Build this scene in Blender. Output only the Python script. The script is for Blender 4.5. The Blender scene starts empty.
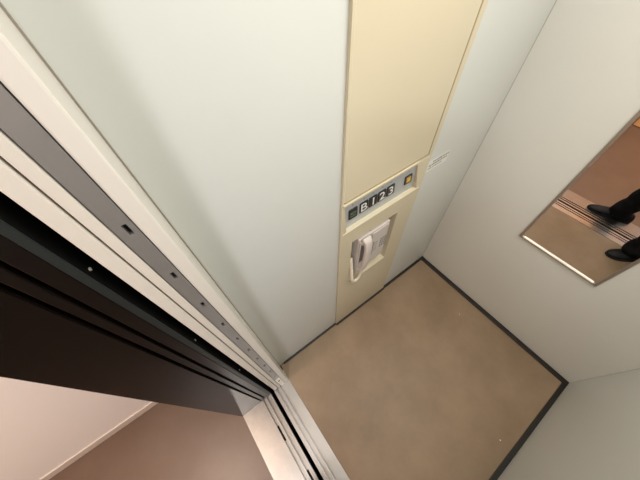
import bpy, bmesh, math, random
from mathutils import Vector, Matrix, Euler
random.seed(4)
sc = bpy.context.scene
COL = sc.collection
# ------------------------------------------------------------ camera
cd = bpy.data.cameras.new('camera'); cam = bpy.data.objects.new('camera', cd); COL.objects.link(cam)
cam.rotation_mode = 'XYZ'
cam.rotation_euler = (0.61860, 0.03147, -0.63932)
cam.location = (0.0415, -0.4229, 1.70)
cd.sensor_width = 36; cd.lens = 268.356*36/640; cd.clip_start = 0.005
sc.camera = cam
CAM = cam.rotation_euler.to_matrix()
# ------------------------------------------------------------ world, exposure, lights
sc.view_settings.view_transform = 'Standard'; sc.view_settings.look = 'None'
sc.view_settings.exposure = 0.0; sc.view_settings.gamma = 1
w = bpy.data.worlds.new('world'); sc.world = w; w.use_nodes = True
w.node_tree.nodes['Background'].inputs[0].default_value = (0.01, 0.01, 0.01, 1)
w.node_tree.nodes['Background'].inputs[1].default_value = 1.0

def area(name, loc, sx, sy, e, col, rot=(0, 0, 0)):
    l = bpy.data.lights.new(name, 'AREA'); l.shape = 'RECTANGLE'; l.size = sx; l.size_y = sy
    l.energy = e; l.color = col
    o = bpy.data.objects.new(name, l); o.location = loc; o.rotation_euler = rot; COL.objects.link(o)
    return o
area('car_ceiling_lamp', (0.58, -0.50, 2.172), 0.62, 0.50, 12.2, (1.0, 0.985, 0.93))
area('hall_ceiling_lamp', (-0.80, -1.12, 2.352), 0.30, 0.30, 22, (0.95, 0.97, 1.0))
area('hall_ceiling_lamp', (-1.15, -0.15, 2.352), 0.26, 0.26, 18, (1.0, 0.80, 0.67))

# ------------------------------------------------------------ materials
def mat(name, col, rough=0.5, metal=0.0, spec=0.5, coat=0.0, bump=None, mottle=None, aniso=None, emit=None):
    m = bpy.data.materials.new(name); m.use_nodes = True
    nt = m.node_tree; N = nt.nodes; L = nt.links; b = N['Principled BSDF']
    b.inputs['Base Color'].default_value = (*col, 1); b.inputs['Roughness'].default_value = rough
    b.inputs['Metallic'].default_value = metal; b.inputs['Specular IOR Level'].default_value = spec
    b.inputs['Coat Weight'].default_value = coat; b.inputs['Coat Roughness'].default_value = 0.08
    tc = N.new('ShaderNodeTexCoord')
    if mottle:
        col2, scale, amt = mottle
        n = N.new('ShaderNodeTexNoise'); n.inputs['Scale'].default_value = scale; n.inputs['Detail'].default_value = 6
        n.inputs['Roughness'].default_value = 0.62
        L.new(tc.outputs['Object'], n.inputs['Vector'])
        r = N.new('ShaderNodeValToRGB'); r.color_ramp.elements[0].position = 0.5-amt; r.color_ramp.elements[1].position = 0.5+amt
        r.color_ramp.elements[0].color = (*col, 1); r.color_ramp.elements[1].color = (*col2, 1)
        L.new(n.outputs['Fac'], r.inputs['Fac']); L.new(r.outputs['Color'], b.inputs['Base Color'])
    if bump:
        scale, strength, vec = bump
        mp = N.new('ShaderNodeMapping'); mp.inputs['Scale'].default_value = vec
        n = N.new('ShaderNodeTexNoise'); n.inputs['Scale'].default_value = scale; n.inputs['Detail'].default_value = 4
        L.new(tc.outputs['Object'], mp.inputs['Vector']); L.new(mp.outputs['Vector'], n.inputs['Vector'])
        bp = N.new('ShaderNodeBump'); bp.inputs['Strength'].default_value = strength; bp.inputs['Distance'].default_value = 0.002
        L.new(n.outputs['Fac'], bp.inputs['Height']); L.new(bp.outputs['Normal'], b.inputs['Normal'])
    if emit:
        b.inputs['Emission Color'].default_value = (*emit[0], 1); b.inputs['Emission Strength'].default_value = emit[1]
    return m
M = {}
M['wall'] = mat('white_wall_laminate', (0.625, 0.635, 0.602), 0.33, spec=0.45, mottle=((0.595, 0.605, 0.572), 1.6, 0.35))
M['jambwhite'] = mat('white_painted_steel', (0.70, 0.66, 0.60), 0.35)
M['doorwhite'] = mat('car_door_paint', (0.68, 0.63, 0.56), 0.38)
M['cream'] = mat('cream_panel', (0.61, 0.54, 0.395), 0.38, mottle=((0.59, 0.52, 0.375), 3, 0.35))
M['floor'] = mat('brown_vinyl', (0.225, 0.156, 0.096), 0.46, spec=0.35, mottle=((0.295, 0.212, 0.138), 3.4, 0.16), bump=(60, 0.15, (1, 1, 1)))
M['hallfloor'] = mat('hall_brown_vinyl', (0.122, 0.069, 0.043), 0.36, spec=0.6, mottle=((0.150, 0.094, 0.064), 3.4, 0.22), bump=(60, 0.15, (1, 1, 1)))
M['shade_and_seam'] = mat('brown_shade_and_seam', (0.36, 0.29, 0.18), 0.6)
M['edging'] = mat('dark_edging', (0.012, 0.009, 0.006), 0.5)
M['alu'] = mat('brushed_aluminium', (0.46, 0.44, 0.42), 0.34, metal=1, bump=(50, 0.10, (4, 0.3, 4)), mottle=((0.39, 0.37, 0.35), 9, 0.3))
M['greysteel'] = mat('grey_satin_steel', (0.40, 0.385, 0.37), 0.4, metal=0.6)
M['bright'] = mat('bright_nickel', (0.88, 0.85, 0.76), 0.35, metal=0.25)
M['black'] = mat('black_matt', (0.004, 0.004, 0.004), 0.7, spec=0.2)
M['shaftblack'] = mat('black_door_back', (0.003, 0.003, 0.003), 0.75, spec=0.1, bump=(40, 0.5, (1, 1, 1)))
M['teal'] = mat('dark_teal_gasket', (0.016, 0.021, 0.021), 0.45, spec=0.4)
M['bronze'] = mat('dark_bronze_lacquer', (0.0055, 0.0038, 0.0030), 0.13, spec=0.25, bump=(120, 0.04, (1, 1, 1)))
M['bronzepanel'] = mat('dark_bronze_door_panel', (0.0055, 0.0038, 0.0030), 0.32, spec=0.25, bump=(120, 0.04, (1, 1, 1)))
M['alulanding'] = mat('brushed_landing_sill', (0.36, 0.335, 0.31), 0.36, metal=1, bump=(50, 0.12, (4, 0.3, 4)), mottle=((0.29, 0.27, 0.25), 12, 0.25))
M['mirror'] = mat('mirror_glass', (0.93, 0.93, 0.92), 0.012, metal=1)
M['frame'] = mat('dull_steel_frame', (0.42, 0.38, 0.33), 0.38, metal=0.8)
M['silver'] = mat('silver_faceplate', (0.52, 0.55, 0.56), 0.42, metal=0.35, bump=(90, 0.1, (1, 1, 1)))
M['btn'] = mat('black_button', (0.010, 0.010, 0.011), 0.3)
M['numeral'] = mat('white_numeral', (0.80, 0.80, 0.78), 0.5)
M['green'] = mat('pale_green_symbol', (0.13, 0.22, 0.17), 0.5)
M['yellow'] = mat('yellow_button', (0.62, 0.36, 0.03), 0.4)
M['phone'] = mat('pinkish_grey_plastic', (0.60, 0.54, 0.50), 0.35)
M['phonedark'] = mat('grey_plastic_and_shade', (0.18, 0.17, 0.17), 0.5)
M['cord'] = mat('cream_cord', (0.66, 0.58, 0.46), 0.45)
M['paper'] = mat('off_white_label', (0.74, 0.74, 0.69), 0.5)
M['ink'] = mat('grey_ink', (0.14, 0.13, 0.12), 0.6)
M['hallwall'] = mat('hall_wall_paint', (0.88, 0.82, 0.77), 0.6, bump=(200, 0.2, (1, 1, 1)))
M['hallbase'] = mat('hall_baseboard', (0.66, 0.57, 0.50), 0.5)
M['orange'] = mat('orange_wood', (0.90, 0.46, 0.18), 0.4, mottle=((0.85, 0.42, 0.16), 6, 0.3))
M['ceil'] = mat('ceiling_paint', (0.7, 0.7, 0.67), 0.6)
M['diffuser'] = mat('lamp_diffuser', (0.8, 0.8, 0.78), 0.4, emit=((1.0, 0.965, 0.86), 2.0))
M['halldiff'] = mat('hall_lamp_diffuser', (0.8, 0.8, 0.78), 0.4, emit=((1.0, 0.70, 0.45), 3.0))
M['trouser'] = mat('black_trouser_cloth', (0.006, 0.006, 0.007), 0.85, spec=0.15, bump=(160, 0.3, (1, 1, 1)))
M['jacket'] = mat('dark_jacket_cloth', (0.012, 0.012, 0.014), 0.85, spec=0.2, bump=(160, 0.3, (1, 1, 1)))
M['shoe'] = mat('black_shoe_leather', (0.006, 0.006, 0.007), 0.6, spec=0.25)
M['sole'] = mat('dark_sole', (0.014, 0.012, 0.010), 0.7)
M['skin'] = mat('skin', (0.58, 0.36, 0.25), 0.5)
M['hair'] = mat('black_hair', (0.010, 0.008, 0.007), 0.55, bump=(80, 0.6, (1, 1, 0.1)))
M['lip'] = mat('lip', (0.42, 0.18, 0.15), 0.5)
M['eye'] = mat('eye_white', (0.75, 0.73, 0.70), 0.2)
M['iris'] = mat('dark_iris', (0.02, 0.012, 0.008), 0.2)
M['crumb'] = mat('white_crumb', (0.8, 0.78, 0.72), 0.6)
M['handle'] = mat('door_handle_metal', (0.6, 0.58, 0.55), 0.3, metal=1)

# ------------------------------------------------------------ helpers
def box(bm, x0, x1, y0, y1, z0, z1):
    v = [bm.verts.new((x, y, z)) for x in (x0, x1) for y in (y0, y1) for z in (z0, z1)]
    for f in ((0, 1, 3, 2), (4, 6, 7, 5), (0, 4, 5, 1), (2, 3, 7, 6), (0, 2, 6, 4), (1, 5, 7, 3)):
        bm.faces.new([v[i] for i in f])
def boxes(*bs):
    bm = bmesh.new()
    for b in bs: box(bm, *b)
    return bm
def obj(name, bm, m, parent=None, bevel=0, smooth=False, at=None, seg=2):
    """link bm (world coordinates) as one mesh; origin at parent's or at 'at'"""
    org = Vector((0, 0, 0))
    if parent is not None:
        q = parent
        while q is not None: org += q.location; q = q.parent
    loc = Vector(at) - org if at is not None else Vector((0, 0, 0))
    bmesh.ops.translate(bm, verts=bm.verts, vec=-(org+loc))
    bmesh.ops.recalc_face_normals(bm, faces=bm.faces)
    me = bpy.data.meshes.new(name); bm.to_mesh(me); bm.free()
    me.materials.append(m if not isinstance(m, str) else M[m])
    if smooth: me.polygons.foreach_set('use_smooth', [True]*len(me.polygons))
    o = bpy.data.objects.new(name, me); o.location = loc; COL.objects.link(o)
    if parent is not None: o.parent = parent
    if bevel:
        md = o.modifiers.new('bevel', 'BEVEL'); md.width = bevel; md.segments = seg; md.limit_method = 'ANGLE'
        md.harden_normals = False
    return o
def thing(name, label, cat, loc=(0, 0, 0), group=None, kind=None):
    o = bpy.data.objects.new(name, None); COL.objects.link(o); o.location = loc; o.empty_display_size = 0.05
    if label: o['label'] = label; o['category'] = cat
    if group: o['group'] = group
    if kind: o['kind'] = kind
    return o
def tag(o, label, cat, group=None):
    o['label'] = label; o['category'] = cat
    if group: o['group'] = group
    return o
def struct(name, bm, m, label=None, cat=None, **k):
    o = obj(name, bm, m, **k); o['kind'] = 'structure'
    if label: o['label'] = label; o['category'] = cat
    return o
def tube(bm, pts, r, n=10, closed=False):
    pts = [Vector(p) for p in pts]; rings = []
    up = Vector((0.13, 0.21, 0.97)).normalized(); prev = None
    for i, p in enumerate(pts):
        t = (pts[min(i+1, len(pts)-1)]-pts[max(i-1, 0)]).normalized()
        a = (prev - t*prev.dot(t)) if prev else t.cross(up)
        a.normalize(); prev = a; b = t.cross(a)
        rr = r[i] if isinstance(r, (list, tuple)) else r
        rings.append([bm.verts.new(p+a*math.cos(2*math.pi*k/n)*rr+b*math.sin(2*math.pi*k/n)*rr) for k in range(n)])
    for i in range(len(rings)-1):
        for k in range(n):
            bm.faces.new((rings[i][k], rings[i][(k+1) % n], rings[i+1][(k+1) % n], rings[i+1][k]))
    bm.faces.new(rings[0][::-1]); bm.faces.new(rings[-1])
def spline(ctrl, n):
    out = []; P = [Vector(c) for c in ctrl]; P = [2*P[0]-P[1]]+P+[2*P[-1]-P[-2]]
    for i in range(1, len(P)-2):
        for k in range(n):
            t = k/n; a, b, c, d = P[i-1:i+3]
            out.append(0.5*((2*b)+(c-a)*t+(2*a-5*b+4*c-d)*t*t+(3*b-a-3*c+d)*t**3))
    out.append(P[-2]); return out
def prism(bm, pts, f, d):
    """extrude the 2D outline pts; f maps (u,v,w)->xyz with w in 0..d"""
    a = [bm.verts.new(f(u, v, 0)) for u, v in pts]; b = [bm.verts.new(f(u, v, d)) for u, v in pts]
    bm.faces.new(a); bm.faces.new(b[::-1])
    for i in range(len(pts)):
        j = (i+1) % len(pts); bm.faces.new((a[i], b[i], b[j], a[j]))
def text_on_wall(name, s, cx, y, cz, h, m, parent, bold=0.0, wscale=1.0):
    """letters standing on a wall that faces -y, raised 0.6 mm"""
    cu = bpy.data.curves.new(name, 'FONT'); cu.body = s; cu.size = 1; cu.offset = bold; cu.extrude = 0.0
    cu.align_x = 'LEFT'
    t = bpy.data.objects.new(name, cu); COL.objects.link(t)
    dg = bpy.context.evaluated_depsgraph_get(); dg.update()
    me0 = bpy.data.meshes.new_from_object(t.evaluated_get(dg))
    bpy.data.objects.remove(t); bm = bmesh.new(); bm.from_mesh(me0); bpy.data.meshes.remove(me0)
    xs = [v.co.x for v in bm.verts]; ys = [v.co.y for v in bm.verts]
    k = h/(max(ys)-min(ys)); mx = (max(xs)+min(xs))/2; my = (max(ys)+min(ys))/2
    for v in bm.verts: v.co = Vector((cx+(v.co.x-mx)*k*wscale, y, cz+(v.co.y-my)*k))
    r = bmesh.ops.extrude_face_region(bm, geom=bm.faces[:])
    bmesh.ops.translate(bm, verts=[e for e in r['geom'] if isinstance(e, bmesh.types.BMVert)], vec=(0, -0.0006, 0))
    return obj(name, bm, m, parent)

D = 1.2235; W = 1.0334; RY = -0.094; RY2 = -0.940; HC = 2.20
# ------------------------------------------------------------ setting: the car
struct('floor', boxes((0, D+.03, -W-.03, .03, -.06, 0)), 'floor', 'worn brown vinyl floor of the lift car', 'floor')
CX0, CX1 = 0.409, 0.819
struct('wall_left', boxes((-.005, CX0, 0, .03, 0, HC), (CX1, D+.03, 0, .03, 0, HC), (CX0, CX1, .06, .07, 0, HC)), 'wall',
       'white laminate side wall on both sides of the cream column', 'wall')
struct('wall_back', boxes((D, D+.03, -W, -.0012, 0, HC)), 'wall', 'off-white back wall carrying the tall mirror', 'wall')
struct('wall_right', boxes((-.005, D-.0012, -W-.03, -W, 0, HC)), 'wall', 'off-white side wall facing the control column', 'wall')
# the thin dark reveal lines in the corners
struct('trim_1', boxes((D-.0012, D+.004, -.0012, .004, .006, HC)), 'frame', 'thin dark joint line in the corner left of the mirror wall', 'joint')
struct('trim_2', boxes((-.0055, -.0030, -.0022, .001, .006, HC)), 'frame', 'thin dark joint line in the corner at the doorway', 'joint')
# dark edging strip along the foot of the walls
def lip(y0, y1, x0, x1): return (x0, x1, y0, y1, 0.0, 0.007)
struct('trim_3', boxes((.02, CX0, -.011, 0, 0, .012), (CX0, CX1, -.020, -.009, 0, .012), (CX1, D, -.016, 0, 0, .012)), 'edging',
       'thin black edging strip along the floor under the cream column wall', 'skirting', bevel=.002)
struct('trim_4', boxes((D-.027, D, -W, -.016, 0, .010)), 'edging', 'black edging strip along the floor under the mirror wall', 'skirting', bevel=.002)
struct('trim_5', boxes((.02, D-.027, -W, -W+.0225, 0, .008)), 'edging', 'black edging strip along the floor under the plain right wall', 'skirting', bevel=.002)
# ceiling
struct('ceiling', boxes((-.005, D+.03, -W-.03, .03, HC, HC+.03)), 'ceil', 'pale ceiling of the lift car', 'ceiling')
# front returns beside the opening and header
struct('wall_front_left', boxes((-.029, -.0055, RY, .03, 0, HC)), 'jambwhite', 'narrow white front return wall left of the car doorway', 'wall', bevel=.003)
struct('wall_front_right', boxes((-.10, -.005, -W-.03, RY2, 0.001, HC)), 'jambwhite', 'narrow white front return wall right of the car doorway', 'wall', bevel=.003)
struct('trim_9', boxes((-.10, -.0055, RY2, RY-.0005, 2.02, HC)), 'jambwhite', 'white header over the car doorway', 'door header', bevel=.003)

# ------------------------------------------------------------ light curtain strip on the jamb
ls = thing('safety_sensor_strip', 'grey steel strip with a row of small slots standing on the left door jamb', 'sensor strip', (-.0415, RY, 0.003))
def slot_strip():
    bm = bmesh.new(); x0, x1 = -.0535, -.0300; y0, y1 = RY, RY+.008
    zs = [0.145+0.1283*k for k in range(14)]; zs = [z for z in zs if z < 1.47]
    hw, hh = .0030, .0105; cx = -.0395
    box(bm, x0, cx-hw, y0, y1, .20, 2.02); box(bm, cx+hw, x1, y0, y1, .20, 2.02)
    z = .20
    for q in zs[1:]:
        box(bm, cx-hw, cx+hw, y0, y1, z, q-hh); z = q+hh
    box(bm, cx-hw, cx+hw, y0, y1, z, 2.02)
    return bm, zs
bm, zs = slot_strip(); obj('strip_cover', bm, 'greysteel', ls)
obj('backing', boxes((-.0535, -.0300, RY+.008, RY+.022, .20, 2.02)), 'black', ls)
e = obj('foot_plate', boxes((-.0535, -.0300, RY-.0015, RY+.02, .003, .20)), 'bright', ls, bevel=.001); e['label'] = 'bright nickel foot plate'
bm = bmesh.new(); tube(bm, [(-.0410, RY-.003, .145), (-.0410, RY-.001, .145)], .0055, 10); obj('screw', bm, 'black', e)

# ------------------------------------------------------------ car door, two sliding panels parked behind the jamb
d1 = thing('door_1', 'two-panel white sliding car door standing open in the left pocket', 'door', (-.075, RY, 0), kind='structure')
obj('door_panel', boxes((-.0710, -.0555, RY, .36, .006, 2.02)), 'doorwhite', d1, bevel=.0025)
obj('door_panel', boxes((-.0950, -.0735, RY, .36, .006, 2.02)), 'doorwhite', d1, bevel=.0025)
# ------------------------------------------------------------ landing door
d2 = thing('door_2', 'two-panel dark bronze sliding landing door standing open in the left pocket', 'door', (-.145, RY, 0), kind='structure')
pa = obj('door_panel', boxes((-.1510, -.1280, RY, .36, .006, 2.02)), 'bronzepanel', d2, bevel=.0015)
sh = obj('backing_sheet', boxes((-.1280, -.1165, RY+.004, .36, .006, 2.02)), 'shaftblack', pa); sh['label'] = 'matt black sheet on the shaft side'
obj('edge_gasket', boxes((-.1278, -.1165, RY, RY+.004, .006, 2.02)), 'teal', pa, bevel=.001)
for z in (.62, 1.02, 1.38):
    bm = bmesh.new(); tube(bm, [(-.1160, RY+.018, z), (-.1140, RY+.018, z)], .0028, 8); obj('rivet', bm, 'bright', sh)
obj('door_panel', boxes((-.1730, -.1580, RY, .36, .006, 2.02)), 'bronzepanel', d2, bevel=.0015)
obj('panel_gap_seal', boxes((-.1580, -.1510, RY+.012, .36, .006, 2.02)), 'black', d2)
obj('panel_gap_seal', boxes((-.1800, -.1730, RY+.012, .36, .006, 2.02)), 'black', d2)
# landing jambs (dark bronze portal) and header
struct('trim_6', boxes((-.297, -.1800, RY, .245, .002, 2.05)), 'bronze', 'glossy dark bronze landing door jamb on the left of the doorway', 'door jamb', bevel=.002)
struct('trim_7', boxes((-.297, -.119, -1.09, RY2, .002, 2.05)), 'bronze', 'dark bronze landing door jamb on the right of the doorway', 'door jamb', bevel=.002)
struct('trim_8', boxes((-.297, -.119, -1.09, .245, 2.05, 2.12)), 'bronze', 'dark bronze header over the landing doorway', 'door header', bevel=.002)
struct('wall_shaft', boxes((-.118, -.03, .40, .41, -.6, HC), (-.3, .06, -1.1, .41, -.62, -.6), (-.118, -.10, -1.09, -1.08, -.6, HC)), 'black', 'black lift shaft seen through the gap between the sills', 'shaft')

# ------------------------------------------------------------ sills
def sill_profile(x0, x1, grooves, gw=.0105, depth=.014, zt=.0025, zb=-.03):
    pts = [(x0, zb), (x0, zt)]
    for g in sorted(grooves):
        pts += [(g-gw/2, zt), (g-gw/2, zt-depth), (g+gw/2, zt-depth), (g+gw/2, zt)]
    pts += [(x1, zt), (x1, zb)]
    return pts
def make_sill(x0, x1, grooves, y0, y1, name, label, m='alu'):
    bm = bmesh.new()
    pts = sill_profile(x0, x1, grooves)
    prism(bm, pts, lambda u, v, w_: (u, y0+w_, v), y1-y0)
    bmesh.ops.triangulate(bm, faces=[f for f in bm.faces if len(f.verts) > 4])
    o = obj(name, bm, m, at=((x0+x1)/2, (y0+y1)/2, 0)); tag(o, label, 'door sill'); return o
sc_ = make_sill(-.099, -.0005, (-.0545, -.0775), -.965, -.030, 'door_sill', 'brushed metal car door sill bordering the brown car floor')
sl_ = make_sill(-.292, -.119, (-.142, -.1655), -.965, -.030, 'door_sill', 'wider brushed metal landing door sill across the dark gap', 'alulanding')
for (x, a, b) in ((-.1655, -.318, -.243), (-.142, -.535, -.478), (-.1655, -.78, -.71)):
    obj('drain_slot', boxes((x-.0052, x+.0052, a, b, -.0125, .0005)), 'black', sl_)
# raised ribs between the grooves catch light
# landing floor and hall
HX = -1.80; HY0 = .250; HY1 = -2.6
struct('floor', boxes((HX, -.292, HY1, HY0+.02, -.06, 0), (-.292, -.119, HY1, -.966, -.06, 0)), 'hallfloor', 'worn brown vinyl floor of the landing hall', 'floor')
struct('wall_hall_left', boxes((HX, -.297, HY0, HY0+.03, 0, 2.4)), 'hallwall', 'pinkish white hall wall past the dark door jamb', 'wall')
struct('baseboard_left', boxes((HX, -.297, HY0-.008, HY0, 0, .060)), 'hallbase', 'low beige baseboard along the hall wall', 'baseboard', bevel=.002)
struct('wall_hall_front', boxes((-.290, -.119, .245, .40, 0, 2.4), (-.290, -.13, -2.6, -1.09, 0, 2.4), (-.290, -.119, -1.09, .245, 2.12, 2.4)), 'hallwall', 'hall wall around the landing doorway', 'wall')
struct('wall_hall_back', boxes((HX-.03, HX, HY1, HY0+.03, 0, 2.4)), 'hallwall', 'hall wall facing the lift doorway', 'wall')
struct('wall_hall_right', boxes((HX, -.29, HY1-.03, HY1, 0, 2.4)), 'hallwall', 'hall wall at the far right end of the landing', 'wall')
struct('ceiling', boxes((HX, -.119, HY1, HY0+.03, 2.4, 2.43)), 'ceil', 'ceiling of the landing hall', 'ceiling')
d3 = thing('door_3', 'orange wooden door across the hall glimpsed at the mirror edge', 'door', (HX+.02, -.66, 0), kind='structure')
obj('door_leaf', boxes((HX+.002, HX+.035, -1.06, -.250, .004, 2.02)), 'orange', d3, bevel=.003)
obj('door_frame', boxes((HX, HX+.045, -.248, -.19, .0, 2.08), (HX, HX+.045, -1.12, -1.062, .0, 2.08), (HX, HX+.045, -1.062, -.248, 2.022, 2.08)), mat('brown_frame', (.16, .085, .05), .5), d3, bevel=.003)
bm = bmesh.new(); tube(bm, [(HX+.035, -.99, 1.0), (HX+.075, -.99, 1.0), (HX+.08, -.98, 1.0), (HX+.08, -.88, 1.0)], .009, 10)
obj('handle', bm, 'handle', d3, smooth=True)

# ------------------------------------------------------------ ceiling lights
t = thing('ceiling_light', 'flat rectangular light panel in the car ceiling', 'ceiling light', (.62, -.56, HC))
obj('frame', boxes((.27, .31, -.86, -.26, HC-.02, HC), (.93, .97, -.86, -.26, HC-.02, HC), (.31, .93, -.86, -.81, HC-.02, HC), (.31, .93, -.31, -.26, HC-.02, HC)), 'jambwhite', t, bevel=.003)
obj('diffuser', boxes((.31, .93, -.81, -.31, HC-.014, HC)), 'diffuser', t)
def hall_lamp(t, x, y):
    bm = bmesh.new(); tube(bm, [(x, y, 2.4), (x, y, 2.37)], .17, 32); obj('housing', bm, 'jambwhite', t)
    bm = bmesh.new(); tube(bm, [(x, y, 2.37), (x, y, 2.36)], .15, 32); obj('diffuser', bm, 'halldiff', t)
t = thing('ceiling_light', 'round warm light in the hall ceiling', 'ceiling light', (-1.15, -.15, 2.4))
hall_lamp(t, -1.15, -.15)
t = thing('ceiling_light', 'round white light in the hall ceiling nearer the lift door', 'ceiling light', (-.80, -1.12, 2.4))
hall_lamp(t, -.80, -1.12)

# ------------------------------------------------------------ cream operating column
cp = thing('control_panel', 'cream full-height column with a button band, set in the white side wall', 'control panel', (.60, -.018, .001))
FY = -.009; UY = -.0072; BZ0, BZ1, BX0, BX1 = .952, 1.090, .420, .760
PX0, PX1, PZ0, PZ1 = .470, .714, .510, .858
LZ = 1.100; q = .0015
bm = boxes(
    (CX0, CX1, FY, -.0002, .012, PZ0-q), (CX0, PX0-q, FY, -.0002, PZ0-q, PZ1+q), (PX1+q, CX1, FY, -.0002, PZ0-q, PZ1+q),
    (CX0, CX1, FY, -.0002, PZ1+q, .9445), (CX0, .416, FY, -.0002, .9445, BZ1), (.806, CX1, FY, -.0002, .9445, BZ1),
    (CX0, CX1, FY, -.0002, BZ1, LZ), (CX0, CX1, -.002, -.0002, LZ, LZ+.004))
obj('lower_cover', bm, 'cream', cp)
bm = bmesh.new()   # slanting cheeks at both ends of the tilted band, and the ledge below it
prism(bm, [(.416, .9445), (.416, BZ1), (.4190, BZ1), (.4350, .9445)], lambda u, v, w_: (u, FY-.0008+w_, v), .022)
prism(bm, [(.8058, .9445), (.8058, BZ1), (.7465, BZ1), (.7920, .9445)], lambda u, v, w_: (u, FY-.0008+w_, v), .022)
box(bm, .416, .806, FY-.0030, .014, .9405, .9440)
obj('band_ledge', bm, 'cream', cp, bevel=.001)
TB = .034
obj('recess_tray', boxes((PX0-q, PX0, FY-.0005, TB, PZ0, PZ1), (PX1, PX1+q, FY-.0005, TB, PZ0, PZ1),
    (PX0-q, PX1+q, FY-.0028, TB, PZ0-q, PZ0), (PX0-q, PX1+q, FY-.0005, TB, PZ1, PZ1+q), (PX0-q, PX1+q, TB, TB+.004, PZ0-q, PZ1+q)), 'cream', cp)
bm = bmesh.new()
prof = [(CX0, -.0002), (CX0, FY), (CX0+.006, FY), (CX0+.010, UY), (.795, UY), (.797, UY+.002), (.799, UY+.002), (.801, FY), (.806, FY), (CX1, FY), (CX1, -.0002)]
prism(bm, prof, lambda u, v, w_: (u, v, LZ+.004+w_), HC-LZ-.004)
obj('upper_cover', bm, 'cream', cp)
obj('shade_and_seam', boxes((CX0+.010, .801, FY-.0004, -.002, LZ, LZ+.0045), (.7975, .8005, -.0075, -.004, LZ+.0045, HC)), 'shade_and_seam', cp)  # level strip paints the shadow line above the rim; upright one a darker line
# the band
bd = obj('button_faceplate', boxes((BX0-.003, .7485, -.006, -.001, BZ0+.001, BZ1-.003)), 'silver', cp, bevel=.001)
obj('band_rim', boxes((BX0-.006, .752, -.0125, -.0062, BZ1-.004, BZ1+.006)), 'cream', cp, bevel=.0012)
def rrect(cx, cz, hx, hz, r, n=4):
    pts = []
    for sx, sz, a0 in ((1, 1, 0), (-1, 1, 90), (-1, -1, 180), (1, -1, 270)):
        for k in range(n+1):
            a = math.radians(a0+90*k/n); pts.append((cx+sx*(hx-r)+r*math.cos(a), cz+sz*(hz-r)+r*math.sin(a)))
    return pts
BC = 1.026
def button(x, hx, hz, m, name='button'):
    bm = bmesh.new(); prism(bm, rrect(x, BC, hx, hz, .004), lambda u, v, w_: (u, -.006-w_, v), .0035)
    b = obj(name, bm, m, bd, bevel=.0008)
    return b
b = button(.4560, .0180, .0265, 'btn', 'door_button'); b['label'] = 'black button with a pale green door symbol'
bm = bmesh.new(); y = -.0096
for sx in (-1, 1):
    prism(bm, [(.456+sx*.0135, BC+.004), (.456+sx*.004, BC+.0125), (.456+sx*.004, BC-.0045)], lambda u, v, w_: (u, y-w_, v), .0006)
prism(bm, [(.4550, BC+.014), (.4570, BC+.014), (.4570, BC-.006), (.4550, BC-.006)], lambda u, v, w_: (u, y-w_, v), .0006)
prism(bm, [(.4440, BC-.010), (.4680, BC-.010), (.4680, BC-.014), (.4440, BC-.014)], lambda u, v, w_: (u, y-w_, v), .0006)
obj('door_symbol', bm, 'green', b)
for s, x in (('B', .5025), ('1', .5430), ('2', .5835), ('3', .6240)):
    b = button(x, .0180 if s != '1' else .0180, .0265, 'btn', 'floor_button')
    b['label'] = 'black floor button marked ' + s
    text_on_wall('numeral', s, x, -.0095, BC, .040, 'numeral', b, bold=.0, wscale=1.0)
b = button(.7110, .0180, .0230, 'btn', 'alarm_button'); b['label'] = 'black-edged yellow alarm button'
bm = bmesh.new(); prism(bm, rrect(.711, BC, .0105, .0145, .002), lambda u, v, w_: (u, -.0095-w_, v), .001); yb = obj('yellow_face', bm, 'yellow', b)
bm = bmesh.new()
bell = [(-.0075, -.0065), (.0075, -.0065), (.0055, -.0035), (.005, .003), (.0025, .007), (-.0025, .007), (-.005, .003), (-.0055, -.0035)]
prism(bm, [(.711+u, BC+v) for u, v in bell], lambda u, v, w_: (u, -.0105-w_, v), .0005)
obj('bell_symbol', bm, mat('bell_amber', (.75, .55, .20), .5), b)
for x in (.4560, .5025, .5430, .5835, .6240, .7110):
    bm = bmesh.new()
    for k, (u, v) in enumerate(((0, 0), (.004, 0), (0, .004), (.004, .004) if x > .5 else (0, .008))):
        tube(bm, [(x-.002+u, -.006, BC+.040+v), (x-.002+u, -.0068, BC+.040+v)], .0011, 6)
    obj('braille_dots', bm, 'phonedark', bd)

def tilt_band(o, org):
    for v in o.data.vertices:
        x, y, z = v.co.x+org.x, v.co.y+org.y, v.co.z+org.z; t = (BZ1-z)/(BZ1-BZ0)
        v.co += Vector((t*(.017+max(0, x-.42)/.33*.026), .013*t, -.011*t))
    for c in o.children: tilt_band(c, org)
tilt_band(bd, cp.location)
# ------------------------------------------------------------ intercom telephone in the recess
ph = thing('wall_telephone', 'pinkish grey emergency handset phone sitting in the recess of the cream column', 'telephone', (.592, .034, .60))
PB = .034
bm = bmesh.new()
prism(bm, rrect(.592, .712, .087, .126, .008), lambda u, v, w_: (u, PB-w_, v), .046)
base = obj('base_unit', bm, 'phone', ph, bevel=.004, seg=3)
bm = bmesh.new(); prism(bm, rrect(.624, .722, .046, .104, .005), lambda u, v, w_: (u, -.012-w_, v), .003); obj('face_panel', bm, 'phone', base, bevel=.001)
bm = boxes((.508, .516, -.019, -.012, .60, .825)); obj('cradle_edge', bm, 'phone', base, bevel=.0025)
bm = boxes((.517, .5475, -.0128, -.0121, .655, .79)); obj('cradle_shade', bm, 'phonedark', base)  # flat dark sheet painting the shade in the gap behind the handset
bm = bmesh.new()
for r in range(5):
    for c in range(3): box(bm, .640+c*.0125-.0042, .640+c*.0125+.0042, -.0156, -.0148, .742-r*.0145-.0042, .742-r*.0145+.0042)
obj('keypad', bm, 'phonedark', base)
bm = bmesh.new()
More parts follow.
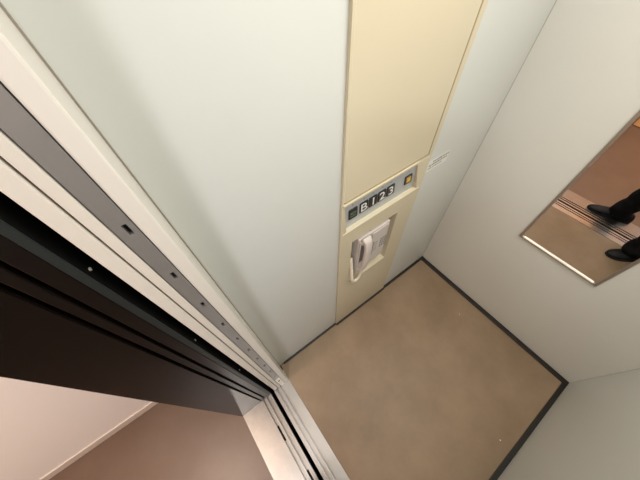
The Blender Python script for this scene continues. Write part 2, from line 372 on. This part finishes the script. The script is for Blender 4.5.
for r in range(5): box(bm, .594, .618, -.0156, -.0148, .742-r*.016-.001, .742-r*.016+.0022)
box(bm, .592, .596, -.0154, -.0148, .66, .76)
obj('instruction_label', bm, 'phonedark', base)
bm = bmesh.new(); tube(bm, [(.573, .002, .837), (.573, .002, .844)], .005, 10); obj('hook_button', bm, 'phonedark', base)
bm = bmesh.new()
cl = spline([(.535, -.015, .838), (.534, -.031, .826), (.533, -.040, .785), (.532, -.041, .730), (.531, -.040, .675), (.530, -.031, .625), (.530, -.015, .612)], 6)
rings = []
for i, p in enumerate(cl):
    t = i/(len(cl)-1); endw = max(0, 1-min(t, 1-t)*4.6)
    hw = .0155+.0075*endw**.8; hd = .009+.004*endw
    tan = (cl[min(i+1, len(cl)-1)]-cl[max(i-1, 0)]).normalized(); nx = Vector((1, 0, 0)); ny = tan.cross(nx).normalized()
    sc2 = 0.72 if i in (0, len(cl)-1) else 1
    rings.append([bm.verts.new(p+nx*hw*sc2*math.copysign(abs(math.cos(a))**.5, math.cos(a))+ny*hd*sc2*math.copysign(abs(math.sin(a))**.5, math.sin(a))) for a in [2*math.pi*k/20 for k in range(20)]])
for i in range(len(rings)-1):
    for k in range(20): bm.faces.new((rings[i][k], rings[i][(k+1) % 20], rings[i+1][(k+1) % 20], rings[i+1][k]))
bm.faces.new(rings[0]); bm.faces.new(rings[-1][::-1])
hs = obj('handset', bm, 'phone', ph, smooth=True)
for z in (.815, .636):
    bm = bmesh.new(); tube(bm, [(.533, -.026, z), (.533, -.0125, z)], [.019, .017], 16); obj('earpiece' if z > .7 else 'mouthpiece', bm, 'phone', hs, bevel=.002)
cl = spline([(.486, .006, .705), (.480, -.006, .680), (.479, -.016, .620), (.482, -.020, .560), (.496, -.022, .522), (.516, -.022, .518), (.532, -.021, .540), (.538, -.020, .575), (.534, -.020, .606)], 30)
bm = bmesh.new(); hp = []
for i, p in enumerate(cl[:-1]):
    tan = (cl[i+1]-p).normalized(); a = tan.cross(Vector((0, 1, 0))).normalized(); b_ = tan.cross(a)
    ph_ = i*1.05; hp.append(p+(a*math.cos(ph_)+b_*math.sin(ph_))*.0058)
tube(bm, hp, .0042, 6)
obj('coiled_cord', bm, 'cord', ph, smooth=True)
bm = bmesh.new(); tube(bm, [(.484, TB, .708), (.484, .004, .708)], .0075, 10); obj('wall_jack', bm, 'phonedark', ph)

# ------------------------------------------------------------ sticker beside the column
st = thing('notice_label', 'small white printed label stuck on the wall right of the button band', 'label', (.895, 0, 1.018))
bm = bmesh.new(); prism(bm, rrect(.895, 1.018, .061, .026, .003), lambda u, v, w_: (u, -.0003-w_, v), .0008); obj('label_sheet', bm, 'paper', st)
bm = bmesh.new(); random.seed(11)
for r, (a, b_, h) in enumerate(((.870, .962, .0075), (.852, .956, .0070), (.850, .930, .0045))):
    x = a-.008; z = 1.034-r*.0135
    while x < b_-.008:
        wd = random.uniform(.004, .009)
        box(bm, x, min(x+wd, b_-.008), -.0017, -.0010, z-h*random.uniform(.6, 1)/2, z+h*random.uniform(.6, 1)/2); x += wd+random.uniform(.003, .006)
obj('printed_lines', bm, 'ink', st)

# ------------------------------------------------------------ mirror
MY0, MY1, MZ0, MZ1 = -.693, -.360, .652, 1.95
mr = thing('wall_mirror', 'tall narrow steel-framed mirror fixed on the back wall', 'mirror', (D, (MY0+MY1)/2, MZ0))
fw = .011; x0, x1 = D-.010, D
obj('mirror_frame', boxes((x0, x1, MY1-fw, MY1, MZ0, MZ1), (x0, x1, MY0, MY0+fw, MZ0, MZ1), (x0, x1, MY0+fw, MY1-fw, MZ0, MZ0+fw), (x0, x1, MY0+fw, MY1-fw, MZ1-fw, MZ1)), 'frame', mr, bevel=.0015)
obj('mirror_glass', boxes((D-.0065, D-.001, MY0+fw, MY1-fw, MZ0+fw, MZ1-fw)), 'mirror', mr)
e = obj('bottom_lip', boxes((D-.0125, D-.0065, MY0+fw+.006, MY1-fw-.008, MZ0+fw-.003, MZ0+fw+.0025)), 'bright', mr, bevel=.001); e['label'] = 'bright metal lip under the glass'

# ------------------------------------------------------------ crumbs on the floor
for (x, y, s, l) in ((.699, -.958, .0035, 'tiny white crumb on the brown floor near the right wall'), (1.077, -.435, .0025, 'tiny pale crumb on the brown floor below the mirror')):
    bm = bmesh.new(); bmesh.ops.create_icosphere(bm, subdivisions=1, radius=s)
    for v in bm.verts: v.co = Vector((v.co.x*random.uniform(.8, 1.3), v.co.y*random.uniform(.8, 1.2), v.co.z*.6+s*.5))
    bmesh.ops.translate(bm, verts=bm.verts, vec=(x, y, .0))
    tag(obj('crumb', bm, 'crumb', at=(x, y, 0)), l, 'crumb')

# ------------------------------------------------------------ the person (seen only in the mirror), holding the phone that takes the picture
def skin(name, V, E_, parent, m, sub=2, root=0, post=None):
    """V: dict key->(pos, radius or (rx,ry)); E_: list of key pairs"""
    keys = list(V); ix = {k: i for i, k in enumerate(keys)}
    me = bpy.data.meshes.new(name); me.from_pydata([V[k][0] for k in keys], [(ix[a], ix[b]) for a, b in E_], [])
    o = bpy.data.objects.new(name, me); COL.objects.link(o)
    o.modifiers.new('skin', 'SKIN').use_smooth_shade = True
    if not me.skin_vertices: me.skin_vertices.new()
    sv = me.skin_vertices[0].data
    for i, k in enumerate(keys):
        r = V[k][1]; sv[i].radius = r if isinstance(r, tuple) else (r, r); sv[i].use_root = (i == root)
    s = o.modifiers.new('sub', 'SUBSURF'); s.levels = sub; s.render_levels = sub
    dg = bpy.context.evaluated_depsgraph_get(); dg.update()
    m2 = bpy.data.meshes.new_from_object(o.evaluated_get(dg)); bpy.data.objects.remove(o)
    bm = bmesh.new(); bm.from_mesh(m2)
    if post: post(bm)
    return obj(name, bm, m, parent, smooth=True)
V3 = Vector
P0 = V3((-.09, -.79, 0))
person = thing('person', 'person in black trousers and black shoes astride the door sill, legs seen in the mirror', 'person', P0)
fwd = V3((.36, .93, 0)).normalized(); rt = V3((fwd.y, -fwd.x, 0)); up = V3((0, 0, 1))
pel = V3((-.10, -.79, .93))
hipR = pel+rt*.10-up*.06; hipL = pel-rt*.10-up*.06
ankR = V3((.050, -.905, .085)); ankL = V3((-.262, -.690, .085))
kneeR = (hipR+ankR)/2+V3((.02, .03, .01)); kneeL = (hipL+ankL)/2+V3((0, .035, .01))
chest = pel+up*.33+fwd*.01; neckb = pel+up*.53+fwd*.015; neckt = neckb+up*.075+fwd*.025
head = neckt+up*.085+fwd*.03
shR = neckb+rt*.175-up*.045; shL = neckb-rt*.175-up*.045
def C2W(x, y, z): return V3(cam.location)+CAM@V3((x, y, z))
wrR = C2W(.185, -.085, .035)
mid = (shR+wrR)/2; elR = mid-up*.17+rt*.06-fwd*.03
elL = shL-up*.27-rt*.05-fwd*.03; wrL = elL-up*.24+fwd*.06
body = {'pel': (pel, (.13, .10)), 'belly': (pel+up*.15, (.12, .085)), 'chest': (chest, (.145, .10)), 'nb': (neckb, (.06, .055)),
        'nt': (neckt, .048), 'jaw': (head-up*.045+fwd*.022, (.058, .062)), 'hd': (head+up*.03, (.075, .088)), 'top': (head+up*.088-fwd*.01, (.055, .065)),
        'shR': (shR, .052), 'elR': (elR, .040), 'wrR': (wrR, (.026, .020)), 'shL': (shL, .052), 'elL': (elL, .040), 'wrL': (wrL, (.026, .020)),
        'hipR': (hipR, .068), 'knR': (kneeR, .055), 'anR': (ankR, .038), 'hipL': (hipL, .068), 'knL': (kneeL, .055), 'anL': (ankL, .038),
        'ftR': (ankR+V3((.045, .048, -.048)), .024), 'ftL': (ankL+V3((.022, .075, -.048)), .024)}
E_ = [('pel', 'belly'), ('belly', 'chest'), ('chest', 'nb'), ('nb', 'nt'), ('nt', 'jaw'), ('jaw', 'hd'), ('hd', 'top'), ('chest', 'shR'), ('shR', 'elR'), ('elR', 'wrR'),
      ('chest', 'shL'), ('shL', 'elL'), ('elL', 'wrL'), ('pel', 'hipR'), ('hipR', 'knR'), ('knR', 'anR'), ('pel', 'hipL'), ('hipL', 'knL'), ('knL', 'anL'), ('anR', 'ftR'), ('anL', 'ftL')]
# right hand around the far end of the phone (camera-local frame), left hand hanging
pR = C2W(.168, -.045, .018)
body['pR'] = (pR, (.030, .017)); E_.append(('wrR', 'pR'))
for k in range(4):
    y = -.062+k*.021; L_ = (.9, 1.0, 1.0, .85)[3-k]
    a = C2W(.160, y, -.002); b_ = C2W(.150-.002, y+.002, -.016); c_ = C2W(.150-.030*L_, y+.004, -.014)
    for n_, q, r in (('a', a, .0095), ('b', b_, .0085), ('c', c_, .0072)): body['R%d%s' % (k, n_)] = (q, r)
    E_ += [('pR', 'R%da' % k), ('R%da' % k, 'R%db' % k), ('R%db' % k, 'R%dc' % k)]
body['Rta'] = (C2W(.150, -.075, .026), .011); body['Rtb'] = (C2W(.120, -.060, .024), .0095); body['Rtc'] = (C2W(.100, -.040, .020), .008)
E_ += [('pR', 'Rta'), ('Rta', 'Rtb'), ('Rtb', 'Rtc')]
pL = wrL-up*.06+fwd*.005; body['pL'] = (pL, (.016, .034)); E_.append(('wrL', 'pL'))
for k in range(4):
    off = fwd*(.030-.020*k); L_ = (.9, 1.0, .93, .75)[k]
    a = pL+off-up*.035; b_ = a-up*.038*L_+rt*.006; c_ = b_-up*.034*L_+rt*.014
    for n_, q, r in (('a', a, .0095), ('b', b_, .0085), ('c', c_, .0072)): body['L%d%s' % (k, n_)] = (q, r)
    E_ += [('pL', 'L%da' % k), ('L%da' % k, 'L%db' % k), ('L%db' % k, 'L%dc' % k)]
body['Lta'] = (wrL-up*.03+fwd*.030+rt*.008, .011); body['Ltb'] = (wrL-up*.060+fwd*.045+rt*.015, .0095); body['Ltc'] = (wrL-up*.085+fwd*.045+rt*.018, .008)
E_ += [('wrL', 'Lta'), ('Lta', 'Ltb'), ('Ltb', 'Ltc')]
fc = head+fwd*.075
def face(bm):
    ed = [e for e in bm.edges if all((v.co-head).dot(fwd) > .0 and abs((v.co-head).z) < .13 for v in e.verts)]
    bmesh.ops.subdivide_edges(bm, edges=ed, cuts=2, use_grid_fill=True, smooth=0.6)
    for v in bm.verts:
        r = v.co-head; f = r.dot(fwd); s = r.dot(rt); z = r.z
        if f > .02 and abs(z) < .15 and abs(s) < .09:
            g = lambda cs, cz, ws, wz: math.exp(-((s-cs)/ws)**2-((z-cz)/wz)**2)
            d = .026*g(0, -.020, .012, .016)+.012*g(0, .004, .009, .022)-.012*(g(.031, .016, .016, .012)+g(-.031, .016, .016, .012))
            d += .006*g(0, .038, .045, .010)+.008*g(0, -.052, .022, .010)+.014*g(0, -.085, .028, .016)+.006*(g(.016, -.026, .008, .008)+g(-.016, -.026, .008, .008))
            v.co += fwd*d
bo = skin('body', body, E_, person, 'skin', sub=3, post=face)
from mathutils.bvhtree import BVHTree
bvh = BVHTree.FromPolygons([v.co+P0 for v in bo.data.vertices], [tuple(p.vertices) for p in bo.data.polygons])
def surf(s, z, axis=None, side=1):
    """point of the face surface in front of (s, z), or beside it when axis is rt"""
    if axis is None: o_ = head+rt*s+up*z+fwd*.3; h = bvh.ray_cast(o_, -fwd)
    else: o_ = head+fwd*s+up*z+rt*.3*side; h = bvh.ray_cast(o_, -rt*side)
    return h[0] if h[0] is not None else head
def ball(c, rx, ry, rz, axes=None, seg=16):
    bm = bmesh.new(); bmesh.ops.create_uvsphere(bm, u_segments=seg, v_segments=seg//2+2, radius=1)
    for v in bm.verts: v.co = c+rt*(v.co.x*rx)+fwd*(v.co.y*ry)+up*(v.co.z*rz)
    return bm
for s in (-1, 1):
    ec = surf(.030*s, .016)-fwd*.0052
    ey = obj('eye', ball(ec, .0135, .0085, .0062), 'eye', person, smooth=True)
    obj('iris', ball(ec+fwd*.0068, .0046, .0024, .0046), 'iris', ey, smooth=True)
    obj('eyebrow', ball(surf(.031*s, .038)-fwd*.001, .017, .004, .0028), 'hair', person, smooth=True)
    bm = ball(surf(-.004, -.004, rt, s), .008, .016, .028); obj('ear', bm, 'skin', person, smooth=True)
obj('mouth', ball(surf(0, -.054)-fwd*.003, .021, .0055, .0055), 'lip', person, smooth=True)
bm = ball(head+up*.045-fwd*.018, .089, .103, .083, seg=28)
for v in bm.verts:
    r = v.co-head; f = r.dot(fwd)
    if f > .045 and r.z < .055: v.co -= fwd*(f-.045)*.9
    if f > .0 and r.z < .02: v.co += up*(.02-r.z)*.8
    v.co += (v.co-head).normalized()*(.003*math.sin(r.dot(rt)*180)+.002*math.sin(f*230))
obj('hair', bm, 'hair', person, smooth=True)
# trousers
def leg_low(a, k): return a+(k-a)*0.02
tr = {'top': (pel+up*.13, (.135, .105)), 'pel': (pel+up*.05, (.158, .128)), 'crotch': (pel-up*.03, (.145, .115))}
for n_, hp_, kn, an in (('R', hipR, kneeR, ankR), ('L', hipL, kneeL, ankL)):
    tr['h'+n_] = (hp_-up*.03, .112); tr['t'+n_] = (hp_*.5+kn*.5, .086); tr['k'+n_] = (kn, .071); tr['s'+n_] = (kn*.5+an*.5, .066); tr['c'+n_] = (an*.93+kn*.07+V3((.004, .014, 0)), .066); tr['a'+n_] = (an-up*.030+V3((.012, .030, 0)), .070); tr['e'+n_] = (an-up*.058+V3((.010, .030, 0)), .062)
TE = [('top', 'pel'), ('pel', 'crotch')]
for n_ in 'RL': TE += [('crotch', 'h'+n_), ('h'+n_, 't'+n_), ('t'+n_, 'k'+n_), ('k'+n_, 's'+n_), ('s'+n_, 'c'+n_), ('c'+n_, 'a'+n_), ('a'+n_, 'e'+n_)]
def crease(bm):
    for v in bm.verts:
        z = v.co.z
        if z < .6: v.co += V3((math.sin(z*62+v.co.y*18)*.004, math.cos(z*55+v.co.x*25)*.004, 0))
        if v.co.z < .022: v.co.z = .022
skin('trousers', tr, TE, person, 'trouser', sub=3, post=crease)
# jacket
jk = {'hem0': (pel-up*.13, (.150, .120)), 'hem1': (pel-up*.07, (.172, .140)), 'hem': (pel+up*.04, (.172, .138)), 'w': (pel+up*.17, (.150, .115)), 'ch': (chest, (.168, .125)), 'nb': (neckb-up*.01, (.098, .080)), 'col': (neckb+up*.035+fwd*.010, (.068, .068)),
      'sR': (shR, .070), 'eR': (elR, .054), 'wR': (wrR*.86+elR*.14, .042), 'sL': (shL, .070), 'eL': (elL, .054), 'wL': (wrL*.86+elL*.14, .042)}
skin('jacket', jk, [('hem0', 'hem1'), ('hem1', 'hem'), ('hem', 'w'), ('w', 'ch'), ('ch', 'nb'), ('nb', 'col'), ('ch', 'sR'), ('sR', 'eR'), ('eR', 'wR'), ('ch', 'sL'), ('sL', 'eL'), ('eL', 'wL')], person, 'jacket', sub=3)
# shoes
def shoe(heel, toe, z0):
    heel = V3((*heel, z0)); toe = V3((*toe, z0)); ax = toe-heel; Ln = ax.length; ax.normalize(); sd = V3((ax.y, -ax.x, 0))
    prof = [(0, .020, .050), (.03, .030, .066), (.12, .034, .078), (.25, .035, .080), (.38, .037, .074), (.50, .042, .060), (.65, .046, .046), (.78, .043, .037), (.88, .035, .031), (.96, .022, .026), (1.0, .009, .020)]
    def loft(rows, zf):
        bm = bmesh.new(); R_ = []
        for t, hw, hh in rows:
            c = heel+ax*(t*Ln); R_.append([bm.verts.new(c+sd*(hw*math.copysign(abs(math.cos(a))**.7, math.cos(a)))+up*zf(hh, math.sin(a))) for a in [2*math.pi*k/20 for k in range(20)]])
        for i in range(len(R_)-1):
            for k in range(20): bm.faces.new((R_[i][k], R_[i][(k+1) % 20], R_[i+1][(k+1) % 20], R_[i+1][k]))
        bm.faces.new(R_[0]); bm.faces.new(R_[-1]); return bm
    o = obj('shoe', loft(prof, lambda h, s: .012+(h-.012)*max(s, 0)**.8 if s > 0 else .012), 'shoe', person, smooth=True)
    sole = [(t, hw+.003, 0) for t, hw, _ in prof]
    obj('sole', loft(sole, lambda h, s: .0125 if s > 0 else .0), 'sole', o)
shoe((-.005, -.968), (.165, -.785), .001)
shoe((-.285, -.765), (-.208, -.496), .0035)

# ------------------------------------------------------------ the phone in the hand; its lens is where the picture is taken from
sp = thing('smartphone', 'dark smartphone held sideways in the raised right hand', 'phone', C2W(0, 0, .003))
def local_obj(name, bm, m, parent, bevel=0):
    for v in bm.verts: v.co = C2W(*v.co)
    return obj(name, bm, m, parent, bevel=bevel)
bm = bmesh.new(); prism(bm, rrect(.060, -.024, .0735, .0355, .009), lambda u, v, w_: (u, v, .004+w_), .0075)
b = local_obj('phone_body', bm, mat('phone_glass', (.02, .02, .022), .15), sp, .0015)
bm = bmesh.new(); prism(bm, rrect(.060, -.024, .069, .031, .006), lambda u, v, w_: (u, v, .0118+w_), .0004)
local_obj('screen', bm, mat('screen_glass', (.03, .03, .03), .1), sp)
bm = bmesh.new()
for (u, v) in ((.0, -.020), (.018, -.004)):
    tube(bm, [(u, v, .001), (u, v, .004)], .0065, 16)
local_obj('camera_ring', bm, 'btn', sp)
